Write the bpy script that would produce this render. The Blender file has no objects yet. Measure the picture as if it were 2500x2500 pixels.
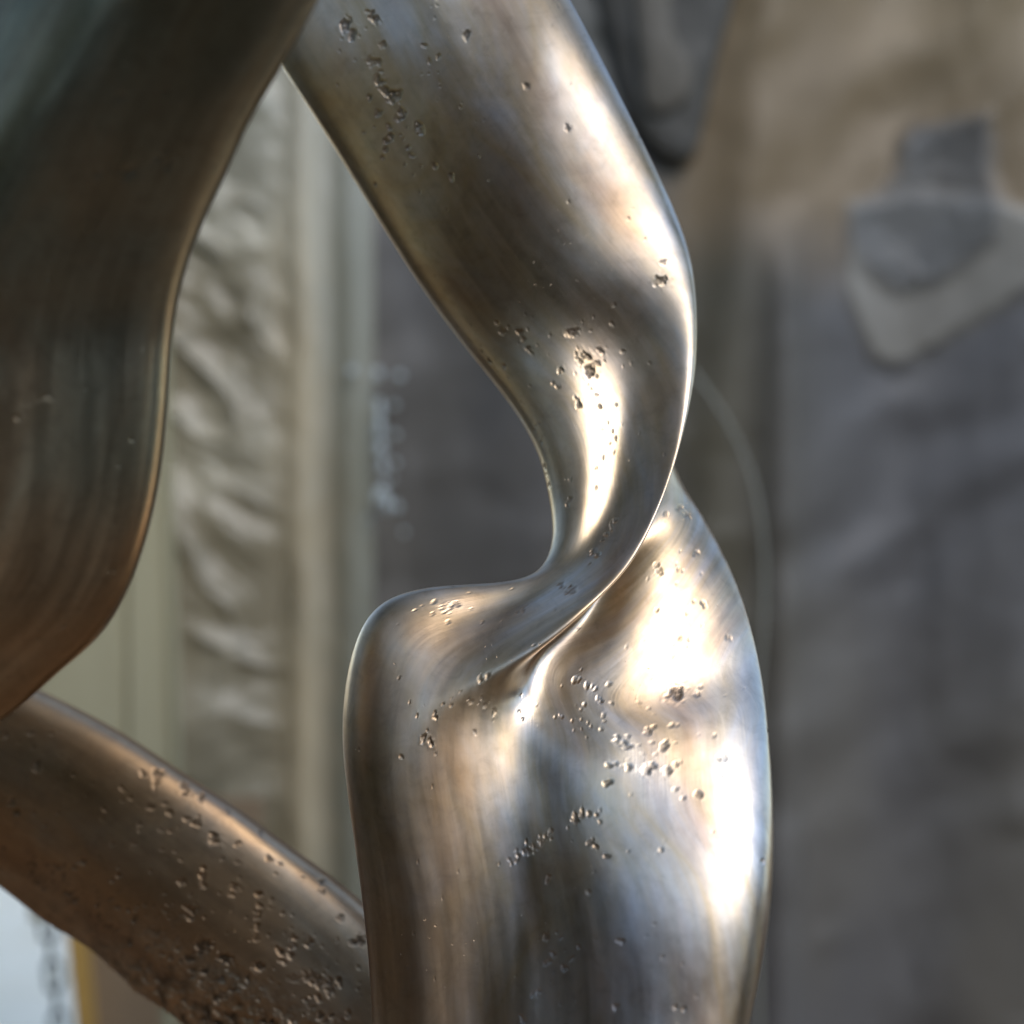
import bpy, bmesh, math, random
import numpy as np
from mathutils import Vector, noise as mnoise

R = math.radians
scene = bpy.context.scene
col = scene.collection

# ---------------------------------------------------------------- camera, light, exposure
CAM_Z = 1.80
cam_data = bpy.data.cameras.new("camera")
cam_data.lens = 50.0
cam_data.sensor_width = 36.0
cam_data.clip_start = 0.02
cam_data.clip_end = 200.0
cam_data.dof.use_dof = True
cam_data.dof.focus_distance = 1.01
cam_data.dof.aperture_fstop = 1.9
cam = bpy.data.objects.new("camera", cam_data)
cam.location = (0, 0, CAM_Z)
cam.rotation_euler = (R(90), 0, 0)
col.objects.link(cam)
scene.camera = cam

SUN_EL, SUN_AZ = 42.0, 26.0      # azimuth: degrees to the right of straight behind the camera
sun_dir = Vector((math.sin(R(SUN_AZ)) * math.cos(R(SUN_EL)), -math.cos(R(SUN_AZ)) * math.cos(R(SUN_EL)), math.sin(R(SUN_EL))))
world = bpy.data.worlds.new("World")
scene.world = world
world.use_nodes = True
wn = world.node_tree.nodes
wl = world.node_tree.links
bg = wn["Background"]
sky = wn.new("ShaderNodeTexSky")
sky.sky_type = 'NISHITA'
sky.sun_disc = False
sky.sun_elevation = R(SUN_EL)
sky.sun_rotation = math.atan2(sun_dir.x, sun_dir.y)
sky.dust_density = 0.5
sky.ozone_density = 2.0
wl.new(sky.outputs[0], bg.inputs[0])
bg.inputs[1].default_value = 0.15
sun = bpy.data.lights.new("sun", 'SUN')
sun.energy = 0.85
sun.angle = R(28)
sun.color = (1.0, 0.95, 0.87)
so = bpy.data.objects.new("sun", sun)
so.rotation_euler = sun_dir.to_track_quat('Z', 'Y').to_euler()
so.location = (2, -2, 4)
col.objects.link(so)
scene.view_settings.view_transform = 'Standard'
scene.view_settings.look = 'None'
scene.view_settings.exposure = 1.28
scene.view_settings.gamma = 1.0
scene.render.engine = 'CYCLES'
scene.cycles.use_denoising = True
scene.cycles.max_bounces = 8

K = 0.72 / 2500.0


def P(px, py, d):
    """a point d metres in front of the lens whose image is at (px, py) of the 2500 px photograph"""
    return ((px - 1250) * K * d, d, CAM_Z + (1250 - py) * K * d)


# ---------------------------------------------------------------- helpers
def tag(o, label=None, cat=None, group=None, kind=None):
    if label: o["label"] = label
    if cat: o["category"] = cat
    if group: o["group"] = group
    if kind: o["kind"] = kind
    return o


def link(name, me, mat=None, parent=None):
    o = bpy.data.objects.new(name, me)
    col.objects.link(o)
    if mat is not None:
        me.materials.append(mat)
    if parent is not None:
        o.parent = parent
        o.matrix_parent_inverse = parent.matrix_basis.inverted()
    return o


def empty(name, loc):
    o = bpy.data.objects.new(name, None)
    o.empty_display_size = 0.1
    o.location = loc
    col.objects.link(o)
    return o


def grid_mesh(name, pts, wrap_u=False, uv=None, attrs=None):
    """pts: (nv, nu, 3)"""
    nv, nu = pts.shape[:2]
    me = bpy.data.meshes.new(name)
    me.vertices.add(nv * nu)
    me.vertices.foreach_set("co", pts.reshape(-1).astype(np.float32))
    iu = np.arange(nu if wrap_u else nu - 1)
    iv = np.arange(nv - 1)
    V, U = np.meshgrid(iv, iu, indexing='ij')
    U2 = (U + 1) % nu
    q = np.stack([V * nu + U, V * nu + U2, (V + 1) * nu + U2, (V + 1) * nu + U], -1).reshape(-1)
    nf = q.size // 4
    me.loops.add(nf * 4)
    me.loops.foreach_set("vertex_index", q.astype(np.int32))
    me.polygons.add(nf)
    me.polygons.foreach_set("loop_start", (np.arange(nf) * 4).astype(np.int32))
    me.polygons.foreach_set("loop_total", np.full(nf, 4, np.int32))
    me.polygons.foreach_set("use_smooth", np.ones(nf, bool))
    me.update(calc_edges=True)
    if uv is not None:
        l = me.uv_layers.new(name="UVMap")
        l.data.foreach_set("uv", uv.reshape(-1, 2)[q].astype(np.float32).reshape(-1))
    for k, a in (attrs or {}).items():
        at = me.attributes.new(k, 'FLOAT', 'POINT')
        at.data.foreach_set("value", a.reshape(-1).astype(np.float32))
    return me


def spline_open(x, y, xi):
    """natural cubic spline, y (n, m), knots x, evaluated at xi"""
    n = len(x)
    h = np.diff(x)
    A = np.zeros((n, n)); b = np.zeros((n, y.shape[1]))
    A[0, 0] = A[-1, -1] = 1
    for i in range(1, n - 1):
        A[i, i - 1] = h[i - 1]; A[i, i] = 2 * (h[i - 1] + h[i]); A[i, i + 1] = h[i]
        b[i] = 6 * ((y[i + 1] - y[i]) / h[i] - (y[i] - y[i - 1]) / h[i - 1])
    M = np.linalg.solve(A, b)
    k = np.clip(np.searchsorted(x, xi) - 1, 0, n - 2)
    t = xi - x[k]; hk = h[k]
    t = t[:, None]; hk = hk[:, None]
    return (M[k] * (hk - t) ** 3 + M[k + 1] * t ** 3) / (6 * hk) + (y[k] / hk - M[k] * hk / 6) * (hk - t) + (y[k + 1] / hk - M[k + 1] * hk / 6) * t


def rows_periodic(C, seg, power=0.6):
    """C (rows, n, 3) closed control loops -> (rows, sum(seg), 3), periodic cubic spline, near-centripetal knots"""
    Rn, n, _ = C.shape
    nx = np.roll(C, -1, 1)
    h = np.maximum(np.linalg.norm(nx - C, axis=2), 1e-4) ** power      # (rows, n)
    hp = np.roll(h, 1, 1)
    A = np.zeros((Rn, n, n))
    ii = np.arange(n)
    A[:, ii, ii] = 2 * (hp + h)
    A[:, ii, (ii - 1) % n] = hp
    A[:, ii, (ii + 1) % n] = h
    b = 6 * ((nx - C) / h[..., None] - (C - np.roll(C, 1, 1)) / hp[..., None])
    M = np.linalg.solve(A, b)
    out = []
    for k in range(n):
        t = (np.arange(seg[k]) / seg[k])[None, :, None]
        hk = h[:, k][:, None, None]
        s = t * hk
        a, c = C[:, k][:, None], C[:, (k + 1) % n][:, None]
        ma, mc = M[:, k][:, None], M[:, (k + 1) % n][:, None]
        out.append((ma * (hk - s) ** 3 + mc * s ** 3) / (6 * hk) + (a / hk - ma * hk / 6) * (hk - s) + (c / hk - mc * hk / 6) * s)
    return np.concatenate(out, 1)


def value_noise(p, scale, seed=0):
    """cheap smooth 3-D value noise for arrays p (..., 3), range about -1..1"""
    q = p * scale + seed * 17.31
    i = np.floor(q).astype(np.int64); f = q - i
    f = f * f * (3 - 2 * f)
    def hsh(a, b, c):
        n = (a * 73856093) ^ (b * 19349663) ^ (c * 83492791) ^ (seed * 2654435)
        n = (n ^ (n >> 13)) * 1274126177
        return ((n ^ (n >> 16)) & 0xFFFF) / 32767.5 - 1.0
    r = 0
    for dx in (0, 1):
        for dy in (0, 1):
            for dz in (0, 1):
                w = (f[..., 0] if dx else 1 - f[..., 0]) * (f[..., 1] if dy else 1 - f[..., 1]) * (f[..., 2] if dz else 1 - f[..., 2])
                r = r + w * hsh(i[..., 0] + dx, i[..., 1] + dy, i[..., 2] + dz)
    return r


def smooth(a, b, x):
    t = np.clip((x - a) / (b - a), 0, 1)
    return t * t * (3 - 2 * t)


def normals_of(pts, wrap):
    du = (np.roll(pts, -1, 1) - np.roll(pts, 1, 1)) if wrap else np.gradient(pts, axis=1)
    dv = np.gradient(pts, axis=0)
    n = np.cross(du, dv)
    return n / np.maximum(np.linalg.norm(n, axis=2, keepdims=True), 1e-12)


def dig(pts, nrm, pits):
    """press irregular casting pits (photograph px, py, radius in px, depth in mm) into a surface"""
    d = pts[..., 1]
    px = pts[..., 0] / (K * d) + 1250
    py = 1250 - (pts[..., 2] - CAM_Z) / (K * d)
    facing = (-nrm[..., 1] > 0.05)
    w1 = value_noise(pts, 420, 3); w2 = value_noise(pts, 420, 4)
    w3 = value_noise(pts, 900, 5); w4 = value_noise(pts, 700, 6)
    acc = np.zeros(px.shape)
    rng = np.random.default_rng(7)
    for (cx, cy, r, dep) in pits:
        r *= .85; dep *= .85
        a = rng.uniform(0, math.pi); e = rng.uniform(1.0, 1.9)
        m = facing & (np.abs(px - cx) < r * 3.2) & (np.abs(py - cy) < r * 3.2)
        if not m.any():
            continue
        x = px[m] - cx + w1[m] * r * 0.8; y = py[m] - cy + w2[m] * r * 0.8
        xr = (x * math.cos(a) + y * math.sin(a)) / (r * e ** .5); yr = (-x * math.sin(a) + y * math.cos(a)) / (r / e ** .5)
        q = np.sqrt(xr * xr + yr * yr) * (1 + 0.25 * w3[m])
        hole = -np.clip((1.15 - q) / .55, 0, 1) ** .9 * dep * .6 * (1 + .45 * w4[m])
        rim = np.exp(-((q - 1.45) / 0.28) ** 2) * dep * 0.08
        v = hole + rim
        cur = acc[m]
        acc[m] = np.where(np.abs(v) > np.abs(cur), v, cur)
    return pts + nrm * (acc * 0.001)[..., None], acc


def cluster(rng, cx, cy, sx, sy, ang, n, r0, r1, dep):
    out = []
    for _ in range(n):
        x, y = rng.normal(0, sx), rng.normal(0, sy)
        c, s = math.cos(R(ang)), math.sin(R(ang))
        r = r0 + (r1 - r0) * rng.random() ** 2.2
        out.append((cx + x * c - y * s, cy + x * s + y * c, r, dep * (0.4 + r / r1)))
    return out


# ---------------------------------------------------------------- materials
def new_mat(name):
    m = bpy.data.materials.new(name)
    m.use_nodes = True
    nt = m.node_tree
    return m, nt, nt.nodes, nt.links, nt.nodes["Principled BSDF"]


def ramp(nodes, stops):
    r = nodes.new("ShaderNodeValToRGB")
    e = r.color_ramp.elements
    while len(e) < len(stops):
        e.new(0.5)
    for i, (p, c) in enumerate(stops):
        e[i].position = p
        e[i].color = (c[0], c[1], c[2], 1) if not isinstance(c, (int, float)) else (c, c, c, 1)
    return r


def noise_tex(nodes, links, src, scale, detail=4, rough=.55, dist=0.0, vec_scale=None):
    n = nodes.new("ShaderNodeTexNoise")
    n.inputs["Scale"].default_value = scale
    n.inputs["Detail"].default_value = detail
    n.inputs["Roughness"].default_value = rough
    n.inputs["Distortion"].default_value = dist
    if vec_scale is not None:
        mp = nodes.new("ShaderNodeMapping")
        mp.inputs["Scale"].default_value = vec_scale
        links.new(src, mp.inputs["Vector"])
        src = mp.outputs[0]
    links.new(src, n.inputs["Vector"])
    return n


def bronze(name, silver, gold, brown, dark, rough_lo, rough_hi, brown_amt=.5, pit_amt=1.0, aniso=.45):
    m, nt, N, L, b = new_mat(name)
    tc = N.new("ShaderNodeTexCoord")
    obj, uv = tc.outputs["Object"], tc.outputs["UV"]
    # patina: silvery worn metal, golden brushing, brown oxide, in patches stretched along the ribbon
    n1 = noise_tex(N, L, uv, 1.0, 5, .6, .8, (9, 3.2, 1))
    r1 = ramp(N, [(.32, silver), (.50, gold), (.66, silver)])
    L.new(n1.outputs[0], r1.inputs[0])
    n2 = noise_tex(N, L, uv, 1.0, 6, .62, 1.2, (7, 2.4, 1))
    r2 = ramp(N, [(.50 - .12 * brown_amt, 0), (.62, 1)])
    L.new(n2.outputs[0], r2.inputs[0])
    mx = N.new("ShaderNodeMix"); mx.data_type = 'RGBA'
    mm = N.new("ShaderNodeMath"); mm.operation = 'MULTIPLY'; mm.inputs[1].default_value = brown_amt
    L.new(r2.outputs[0], mm.inputs[0])
    L.new(mm.outputs[0], mx.inputs[0]); L.new(r1.outputs[0], mx.inputs[6]); mx.inputs[7].default_value = (*brown, 1)
    wa = N.new("ShaderNodeAttribute"); wa.attribute_name = "warm"
    wn_ = noise_tex(N, L, uv, 1.0, 5, .65, 1.0, (16, 5, 1))
    wr = ramp(N, [(.3, .55), (.65, 1.0)]); L.new(wn_.outputs[0], wr.inputs[0])
    wm = N.new("ShaderNodeMath"); wm.operation = 'MULTIPLY'; L.new(wa.outputs["Fac"], wm.inputs[0]); L.new(wr.outputs[0], wm.inputs[1])
    wx = N.new("ShaderNodeMix"); wx.data_type = 'RGBA'; L.new(wm.outputs[0], wx.inputs[0]); L.new(mx.outputs[2], wx.inputs[6]); wx.inputs[7].default_value = (.50, .305, .155, 1)
    mx = wx
    # fine brushing streaks
    st = noise_tex(N, L, uv, 1.0, 6, .7, .25, (520, 16, 1))
    st2 = noise_tex(N, L, uv, 1.0, 3, .6, .3, (90, 7, 1))
    rs = ramp(N, [(.3, .80), (.7, 1.12)])
    L.new(st2.outputs[0], rs.inputs[0])
    mul = N.new("ShaderNodeMix"); mul.data_type = 'RGBA'; mul.blend_type = 'MULTIPLY'; mul.inputs[0].default_value = .7
    L.new(mx.outputs[2], mul.inputs[6]); L.new(rs.outputs[0], mul.inputs[7])
    fm = noise_tex(N, L, obj, 75, 7, .68, .6)
    fr = ramp(N, [(.34, .74), (.50, 1.0), (.66, 1.10)]); L.new(fm.outputs[0], fr.inputs[0])
    mul0 = mul
    mul = N.new("ShaderNodeMix"); mul.data_type = 'RGBA'; mul.blend_type = 'MULTIPLY'; mul.inputs[0].default_value = .5
    L.new(mul0.outputs[2], mul.inputs[6]); L.new(fr.outputs[0], mul.inputs[7])
    # grime collected in the pits
    at = N.new("ShaderNodeAttribute"); at.attribute_name = "pit"
    pr = ramp(N, [(0.0, 0), (1.0, 1)])
    L.new(at.outputs["Fac"], pr.inputs[0])
    vor = noise_tex(N, L, obj, 260, 3, .6)
    vr = ramp(N, [(.70, 0), (.76, 1)])
    L.new(vor.outputs[0], vr.inputs[0])
    cl = noise_tex(N, L, obj, 14, 2, .5)
    cr = ramp(N, [(.5, 0), (.62, 1)])
    L.new(cl.outputs[0], cr.inputs[0])
    mp = N.new("ShaderNodeMath"); mp.operation = 'MULTIPLY'
    L.new(vr.outputs[0], mp.inputs[0]); L.new(cr.outputs[0], mp.inputs[1])
    mc = N.new("ShaderNodeMix"); mc.data_type = 'RGBA'
    md = N.new("ShaderNodeMath"); md.operation = 'MULTIPLY'; md.inputs[1].default_value = .85
    L.new(pr.outputs[0], md.inputs[0])
    L.new(md.outputs[0], mc.inputs[0]); L.new(mul.outputs[2], mc.inputs[6]); mc.inputs[7].default_value = (*dark, 1)
    L.new(mc.outputs[2], b.inputs["Base Color"])
    b.inputs["Metallic"].default_value = 1.0
    rr = ramp(N, [(.3, rough_lo), (.7, rough_hi)])
    rn = noise_tex(N, L, uv, 1.0, 5, .6, .5, (14, 5, 1))
    L.new(rn.outputs[0], rr.inputs[0])
    ra = N.new("ShaderNodeMath"); ra.operation = 'MULTIPLY_ADD'; ra.inputs[1].default_value = .16
    rb = N.new("ShaderNodeMath"); rb.operation = 'SUBTRACT'; rb.inputs[1].default_value = .08
    L.new(st2.outputs[0], ra.inputs[0]); L.new(rr.outputs[0], ra.inputs[2]); L.new(ra.outputs[0], rb.inputs[0])
    rc = N.new("ShaderNodeMath"); rc.operation = 'MULTIPLY_ADD'; rc.inputs[1].default_value = .25
    L.new(at.outputs["Fac"], rc.inputs[0]); L.new(rb.outputs[0], rc.inputs[2]); L.new(rc.outputs[0], b.inputs["Roughness"])
    b.inputs["Anisotropic"].default_value = aniso
    b.inputs["Anisotropic Rotation"].default_value = 0.25
    tg = N.new("ShaderNodeTangent"); tg.direction_type = 'UV_MAP'; tg.uv_map = "UVMap"
    L.new(tg.outputs[0], b.inputs["Tangent"])
    # relief: scratches, pinholes, hand-forged waviness
    bp1 = N.new("ShaderNodeBump"); bp1.inputs["Strength"].default_value = .11; bp1.inputs["Distance"].default_value = .0006
    L.new(st.outputs[0], bp1.inputs["Height"])
    bp2 = N.new("ShaderNodeBump"); bp2.inputs["Strength"].default_value = .7 * pit_amt; bp2.inputs["Distance"].default_value = .0006; bp2.invert = True
    L.new(mp.outputs[0], bp2.inputs["Height"]); L.new(bp1.outputs[0], bp2.inputs["Normal"])
    wv = noise_tex(N, L, obj, 26, 2, .5)
    bp3 = N.new("ShaderNodeBump"); bp3.inputs["Strength"].default_value = .35; bp3.inputs["Distance"].default_value = .002
    L.new(wv.outputs[0], bp3.inputs["Height"]); L.new(bp2.outputs[0], bp3.inputs["Normal"])
    L.new(bp3.outputs[0], b.inputs["Normal"])
    return m


def cloth_mat(name, stops, scale=(2, 2, 1), rough=.5, spec=.4, det=6, bump=.3, dist=1.0, sheen=0):
    m, nt, N, L, b = new_mat(name)
    tc = N.new("ShaderNodeTexCoord")
    n = noise_tex(N, L, tc.outputs["Object"], 1.0, det, .6, dist, scale)
    r = ramp(N, stops)
    L.new(n.outputs[0], r.inputs[0])
    L.new(r.outputs[0], b.inputs["Base Color"])
    b.inputs["Roughness"].default_value = rough
    b.inputs["Specular IOR Level"].default_value = spec
    f = noise_tex(N, L, tc.outputs["Object"], 60, 4, .6)
    bp = N.new("ShaderNodeBump"); bp.inputs["Strength"].default_value = bump; bp.inputs["Distance"].default_value = .002
    L.new(f.outputs[0], bp.inputs["Height"]); L.new(bp.outputs[0], b.inputs["Normal"])
    return m


SILVER = (.65, .625, .59); GOLD = (.60, .475, .31); BROWN = (.38, .24, .165); DARK = (.035, .032, .028)
m_bronze = bronze("polished_bronze", SILVER, GOLD, BROWN, DARK, .32, .44, .62)
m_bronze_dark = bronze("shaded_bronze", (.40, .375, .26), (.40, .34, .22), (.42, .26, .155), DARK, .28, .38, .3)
m_bronze_rough = bronze("pitted_bronze", (.52, .42, .30), (.60, .40, .23), (.42, .26, .15), DARK, .42, .56, .7, 1.0)

# ---------------------------------------------------------------- the sculpture
sculpture = empty("bronze_sculpture", (0, 1.05, 1.0))
tag(sculpture, "polished bronze sculpture of broad twisting bands with pitted, brushed surface", "sculpture")

# main band: ten control lines run down it, each entry (px, py, depth offset in cm from 1 m)
# order round the section: left edge, front a, front b, right rim, fold, lobe middle, lobe edge, lobe back, back, left back
ST = [
 # upper band
 [( 480,-170, 3.0), ( 660,-240, .8), ( 880,-330,-.4), (1130,-430, 1.0), (1135,-425,2.4), (1000,-380,3.6), ( 850,-310,4.6), ( 700,-260,5.0), ( 580,-210,5.0), ( 490,-165,4.4)],
 [( 690, 160, 3.0), ( 880,  90, .6), (1100,  10,-.6), (1345, -65, 1.0), (1350, -60,2.4), (1220, -10,3.8), (1080,  40,4.8), ( 930,  90,5.2), ( 800, 130,5.2), ( 705, 165,4.4)],
 [( 800, 330, 3.0), ( 990, 270, .5), (1210, 210,-.8), (1462, 150, 1.0), (1465, 155,2.4), (1350, 190,3.9), (1200, 230,5.0), (1050, 270,5.4), ( 920, 305,5.3), ( 815, 333,4.4)],
 [( 905, 500, 3.0), (1090, 440, .5), (1310, 390,-.8), (1558, 340, 1.0), (1560, 345,2.4), (1450, 380,4.0), (1320, 410,5.2), (1160, 450,5.6), (1030, 480,5.4), ( 920, 503,4.4)],
 [(1015, 675, 3.0), (1190, 610, .6), (1400, 560,-.6), (1635, 505, 1.0), (1637, 512,2.5), (1540, 540,4.2), (1430, 580,5.4), (1270, 630,5.8), (1140, 660,5.5), (1030, 678,4.4)],
 [(1125, 828, 3.0), (1285, 760, .8), (1470, 700,-.2), (1682, 648,  .6), (1682, 655,2.2), (1610, 690,4.3), (1510, 750,5.6), (1360, 790,6.0), (1240, 820,5.6), (1140, 832,4.4)],
 [(1232, 960, 2.4), (1370, 900, .8), (1520, 840,1.2), (1696, 798, .4), (1690, 806,2.2), (1630, 850,4.2), (1540, 930,5.9), (1420, 950,6.2), (1330, 960,5.8), (1245, 966,4.2)],
 [(1312,1085, 1.6), (1420,1030, .6), (1545, 975, 1.4), (1688, 935, .4), (1684, 945,2.0), (1635,1000,4.0), (1590,1040,6.2), (1480,1070,6.6), (1390,1085,5.9), (1325,1095,4.0)],
 [(1347,1215, 1.3), (1430,1165,.3), (1535,1110, 1.0), (1662,1075,-.2),(1640,1085,1.8), (1640,1120,3.6), (1640,1150,6.2), (1540,1190,6.8), (1430,1220,6.0), (1360,1230,3.8)],
 [(1350,1325, 1.2), (1415,1285, .2), (1505,1240, .6), (1618,1215,-1.0),(1592,1228,1.8), (1650,1245,3.2), (1690,1225,6.0), (1600,1300,7.0), (1470,1340,6.2), (1370,1345,3.8)],
 [(1300,1402, 1.6), (1375,1375, .6), (1455,1350,-.1), (1558,1345,-1.7),(1528,1352,2.0), (1610,1340,2.2), (1738,1300,5.7), (1640,1420,7.0), (1470,1440,6.2), (1330,1425,4.0)],
 # the twist: the left edge sweeps out sideways, the rim runs down into the fold
 [(1190,1424, 1.8), (1280,1440, .7), (1385,1438,-.8),(1494,1428,-2.4),(1468,1440,1.8), (1545,1455,1.2), (1783,1388,4.8), (1660,1520,6.6), (1450,1520,6.2), (1230,1460,4.4)],
 [(1060,1433, 1.6), (1165,1490, .5), (1290,1515,-1.2),(1428,1492,-2.6),(1408,1512,1.2), (1500,1575, .2), (1820,1485,4.0), (1680,1630,6.2), (1400,1600,6.2), (1110,1480,4.6)],
 [( 945,1466, 1.6), (1065,1550,-.4),(1210,1590,-1.7),(1345,1565,-2.4),(1322,1586,.8), (1475,1700,-.7), (1850,1600,3.3), (1690,1750,5.8), (1350,1680,6.0), ( 990,1530,4.6)],
 [( 868,1580, 1.4), ( 985,1665,-1.2),(1090,1705,-2.0),(1205,1688,-1.7),(1272,1712,-.6), (1460,1830,-1.3), (1870,1730, .9), (1690,1880,5.4), (1300,1800,5.8), ( 900,1640,4.2)],
 [( 840,1760, 1.2), ( 945,1815,-1.6),(1050,1830,-2.0),(1155,1820,-1.7),(1265,1842,-1.4), (1460,1975,-1.1), (1880,1880,-.7), (1690,2010,5.0), (1280,1950,5.4), ( 865,1790,3.8)],
 [( 858,1975, 1.0), ( 950,2010,-1.6),(1050,2020,-2.0),(1140,2015,-1.9),(1272,2033,-2.4), (1480,2120,-.8),(1882,2050,-1.1), (1690,2170,4.8), (1280,2130,5.2), ( 880,1990,3.6)],
 [( 893,2225, 1.0), ( 975,2240,-1.4),(1050,2245,-1.8),(1150,2245,-1.9),(1280,2255,-2.9), (1500,2300,-.8),(1866,2245,-1.0), (1690,2350,4.4), (1280,2330,5.0), ( 912,2235,3.6)],
 [( 915,2500, 1.0), ( 990,2510,-1.3),(1050,2515,-1.6),(1150,2515,-1.7),(1290,2520,-3.6), (1530,2530,-.7),(1815,2500,-.8), (1660,2580,4.2), (1280,2580,4.8), ( 935,2505,3.6)],
 [( 918,2850, 1.0), ( 990,2850,-1.2),(1050,2850,-1.6),(1150,2850,-1.7),(1290,2850,-3.7), (1500,2850,-.4),(1730,2850,-.8), (1600,2880,4.2), (1280,2880,4.8), ( 938,2855,3.6)],
]
def lean(r):
    r = list(r)
    for j, amt in ((5, 6.8), (6, 6.8), (7, 3.6), (8, 2.0), (4, 1.4), (3, 1.7), (2, 1.8), (1, 1.6), (0, 1.4), (9, 1.4)):
        a, b, c = r[j]
        t = min(max((b - 1640) / 560, 0), 1) if j not in (5, 6) else min(max((b - 1690) / 500, 0), 1)
        t += .55 * min(max((b - 2200) / 650, 0), 1)
        r[j] = (a, b, c - amt * t)
    return r
def lean_top(r, i):
    k = max(0, min(1, (14 - i) / 10.0)); k = k * k * (3 - 2 * k)
    return [(a, b, c + 8.0 * k) for j, (a, b, c) in enumerate(r)]
ST = [lean_top(lean(r), i) for i, r in enumerate(ST)]
ctrl = np.array([[P(a, b, 1.0 + c * .01) for a, b, c in row] for row in ST])      # (stations, 10, 3)
mid = ctrl[:, :7].mean(1)
kn = np.concatenate([[0], np.cumsum(np.maximum(np.linalg.norm(np.diff(mid, axis=0), axis=1), .02))])
NV = 1000
vi = np.linspace(0, kn[-1], NV)
dense = spline_open(kn, ctrl.reshape(len(ST), -1), vi).reshape(NV, 10, 3)
# ease the hand-set lines
for _ in range(60):
    dense[1:-1] = dense[1:-1] * .5 + (dense[:-2] + dense[2:]) * .25
SEG = [95, 90, 90, 50, 110, 110, 24, 20, 30, 24]
band = rows_periodic(dense, SEG)
nb = normals_of(band, True)
if (nb[:, 60, 1].mean() > 0): nb = -nb
rng = np.random.default_rng(11)
PITS = [
 (845,60,16,1.6),(860,85,13,1.3),(912,42,15,1.5),(935,105,9,1),(905,150,13,1.2),(922,152,12,1.2),(925,200,15,1.6),(940,222,13,1.4),(955,232,17,1.8),(970,235,13,1.4),
 (925,275,10,1.2),(980,275,12,1.4),(975,290,10,1.2),(950,310,8,1),(1020,310,13,1.5),(1030,318,9,1),(945,345,8,1),(942,365,8,1),(935,385,7,.9),(1005,378,9,1.1),(1060,405,9,1.1),(1100,432,9,1.1),
 (1140,85,11,1.2),(1035,110,8,.8),(1046,150,8,.8),(1285,210,8,.9),(1385,312,8,.9),(1168,382,5,.8),(1560,333,6,.8),(1612,685,14,1.6),(1600,690,8,1),(1622,640,8,1),
 (1225,810,9,1),(1240,800,7,1),(1270,812,9,1.2),(1278,830,8,1.1),(1290,850,8,1.2),(1296,862,6,1),(1395,812,13,1.7),(1430,870,13,1.8),(1415,880,9,1.2),(1440,905,15,2.0),(1455,890,9,1.2),
 (1368,903,8,1.6),(1350,935,7,1),(1362,945,7,1),(1413,987,10,1.6),(1408,975,7,1),(1520,860,8,.8),(1495,790,7,.8),(1500,745,7,.8),
 (1330,1140,7,1.1),(1328,1160,6,1),(1340,1185,6,1),(1335,1210,6,1),(1388,1218,8,1.1),(1385,1232,7,1),(1393,1170,5,.8),(1500,1270,7,1.3),(1492,1288,8,1.4),(1482,1305,6,1.2),(1470,1320,6,1.2),
 (1447,1345,9,1.3),(1458,1352,8,1.2),(1370,1430,9,.8),(1395,1445,11,1),(1400,1436,9,.8),(1105,1475,12,.8),(1060,1470,7,.7),(1280,1490,9,.7),(1265,1497,6,.6),
 (1172,1660,8,1.4),(1190,1652,7,1.3),(1303,1576,5,1),(1020,1748,6,1.2),(1062,1752,6,1.3),(1060,1740,5,1),(1033,1800,9,1.8),(1050,1812,9,1.8),(1043,1783,4,1),(978,1846,6,1.2),
 (1150,1716,8,.8),(1180,1722,8,.8),(1205,1740,9,.9),(1160,1790,6,.7),
 (1610,1395,10,1.2),(1605,1380,8,1.1),(1680,1255,12,1),(1660,1240,9,.9),(1625,1255,6,.8),(1700,1350,7,1),(1650,1690,17,2.2),(1655,1700,14,1.9),(1700,1695,7,1.2),(1710,1678,6,1),(1662,1560,6,.9),(1680,1580,6,.9),
 (1715,1475,8,1.1),(1780,1558,8,1.1),(1602,1488,5,.8),(1645,1605,5,.8),(1580,1785,9,1.3),(1595,1775,7,1),(1640,1770,6,1),(1525,1815,12,1.5),(1505,1808,10,1.3),(1535,1822,8,1.2),(1622,1820,11,1.4),(1590,1870,10,1.3),
 (1535,1870,11,1.3),(1488,1868,9,1.2),(1580,1880,12,1.5),(1628,1882,11,1.3),(1650,1868,7,1),(1485,1910,9,1.4),(1478,1915,7,1.2),(1650,1925,7,1),(1705,1940,9,1.2),(1668,1948,5,.9),(1770,1845,8,1),(1755,1850,7,.9),
 (1405,1990,11,1.6),(1420,1985,10,1.5),(1402,2005,10,1.5),(1437,1988,7,1.1),(1455,1990,6,1.1),(1465,2005,5,1),(1345,2030,7,1.1),(1330,2045,8,1.2),(1318,2058,9,1.3),(1305,2068,9,1.2),(1290,2080,8,1.1),(1265,2088,8,1.1),
 (1440,2055,9,1.3),(1450,2065,9,1.3),(1480,2090,7,1.2),(1613,2076,6,1.1),(1535,2077,5,.9),(1340,2140,7,1),(1335,2150,7,1),(1435,2178,7,.9),(1860,2103,7,1),
 (1333,2290,9,1.1),(1350,2330,11,1.2),(1335,2350,10,1.1),(1375,2365,10,1.2),(1395,2340,8,1),(1370,2290,7,.9),(1520,2298,8,1.1),(1510,2295,6,1),(1300,2428,10,1.1),(1318,2422,8,1),(1505,2455,9,1.3),(1275,2490,11,1.2),(1650,2460,7,.9),(1670,2465,7,.9),
]
PITS += cluster(rng, 935, 260, 45, 110, -20, 20, 3.5, 8, .9)
PITS += cluster(rng, 1060, 150, 30, 80, -20, 13, 3, 7, .7)
PITS += cluster(rng, 1290, 840, 70, 45, 20, 9, 3, 6, .8)
PITS += cluster(rng, 1435, 890, 40, 55, 0, 15, 3, 9, 1.1)
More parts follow.
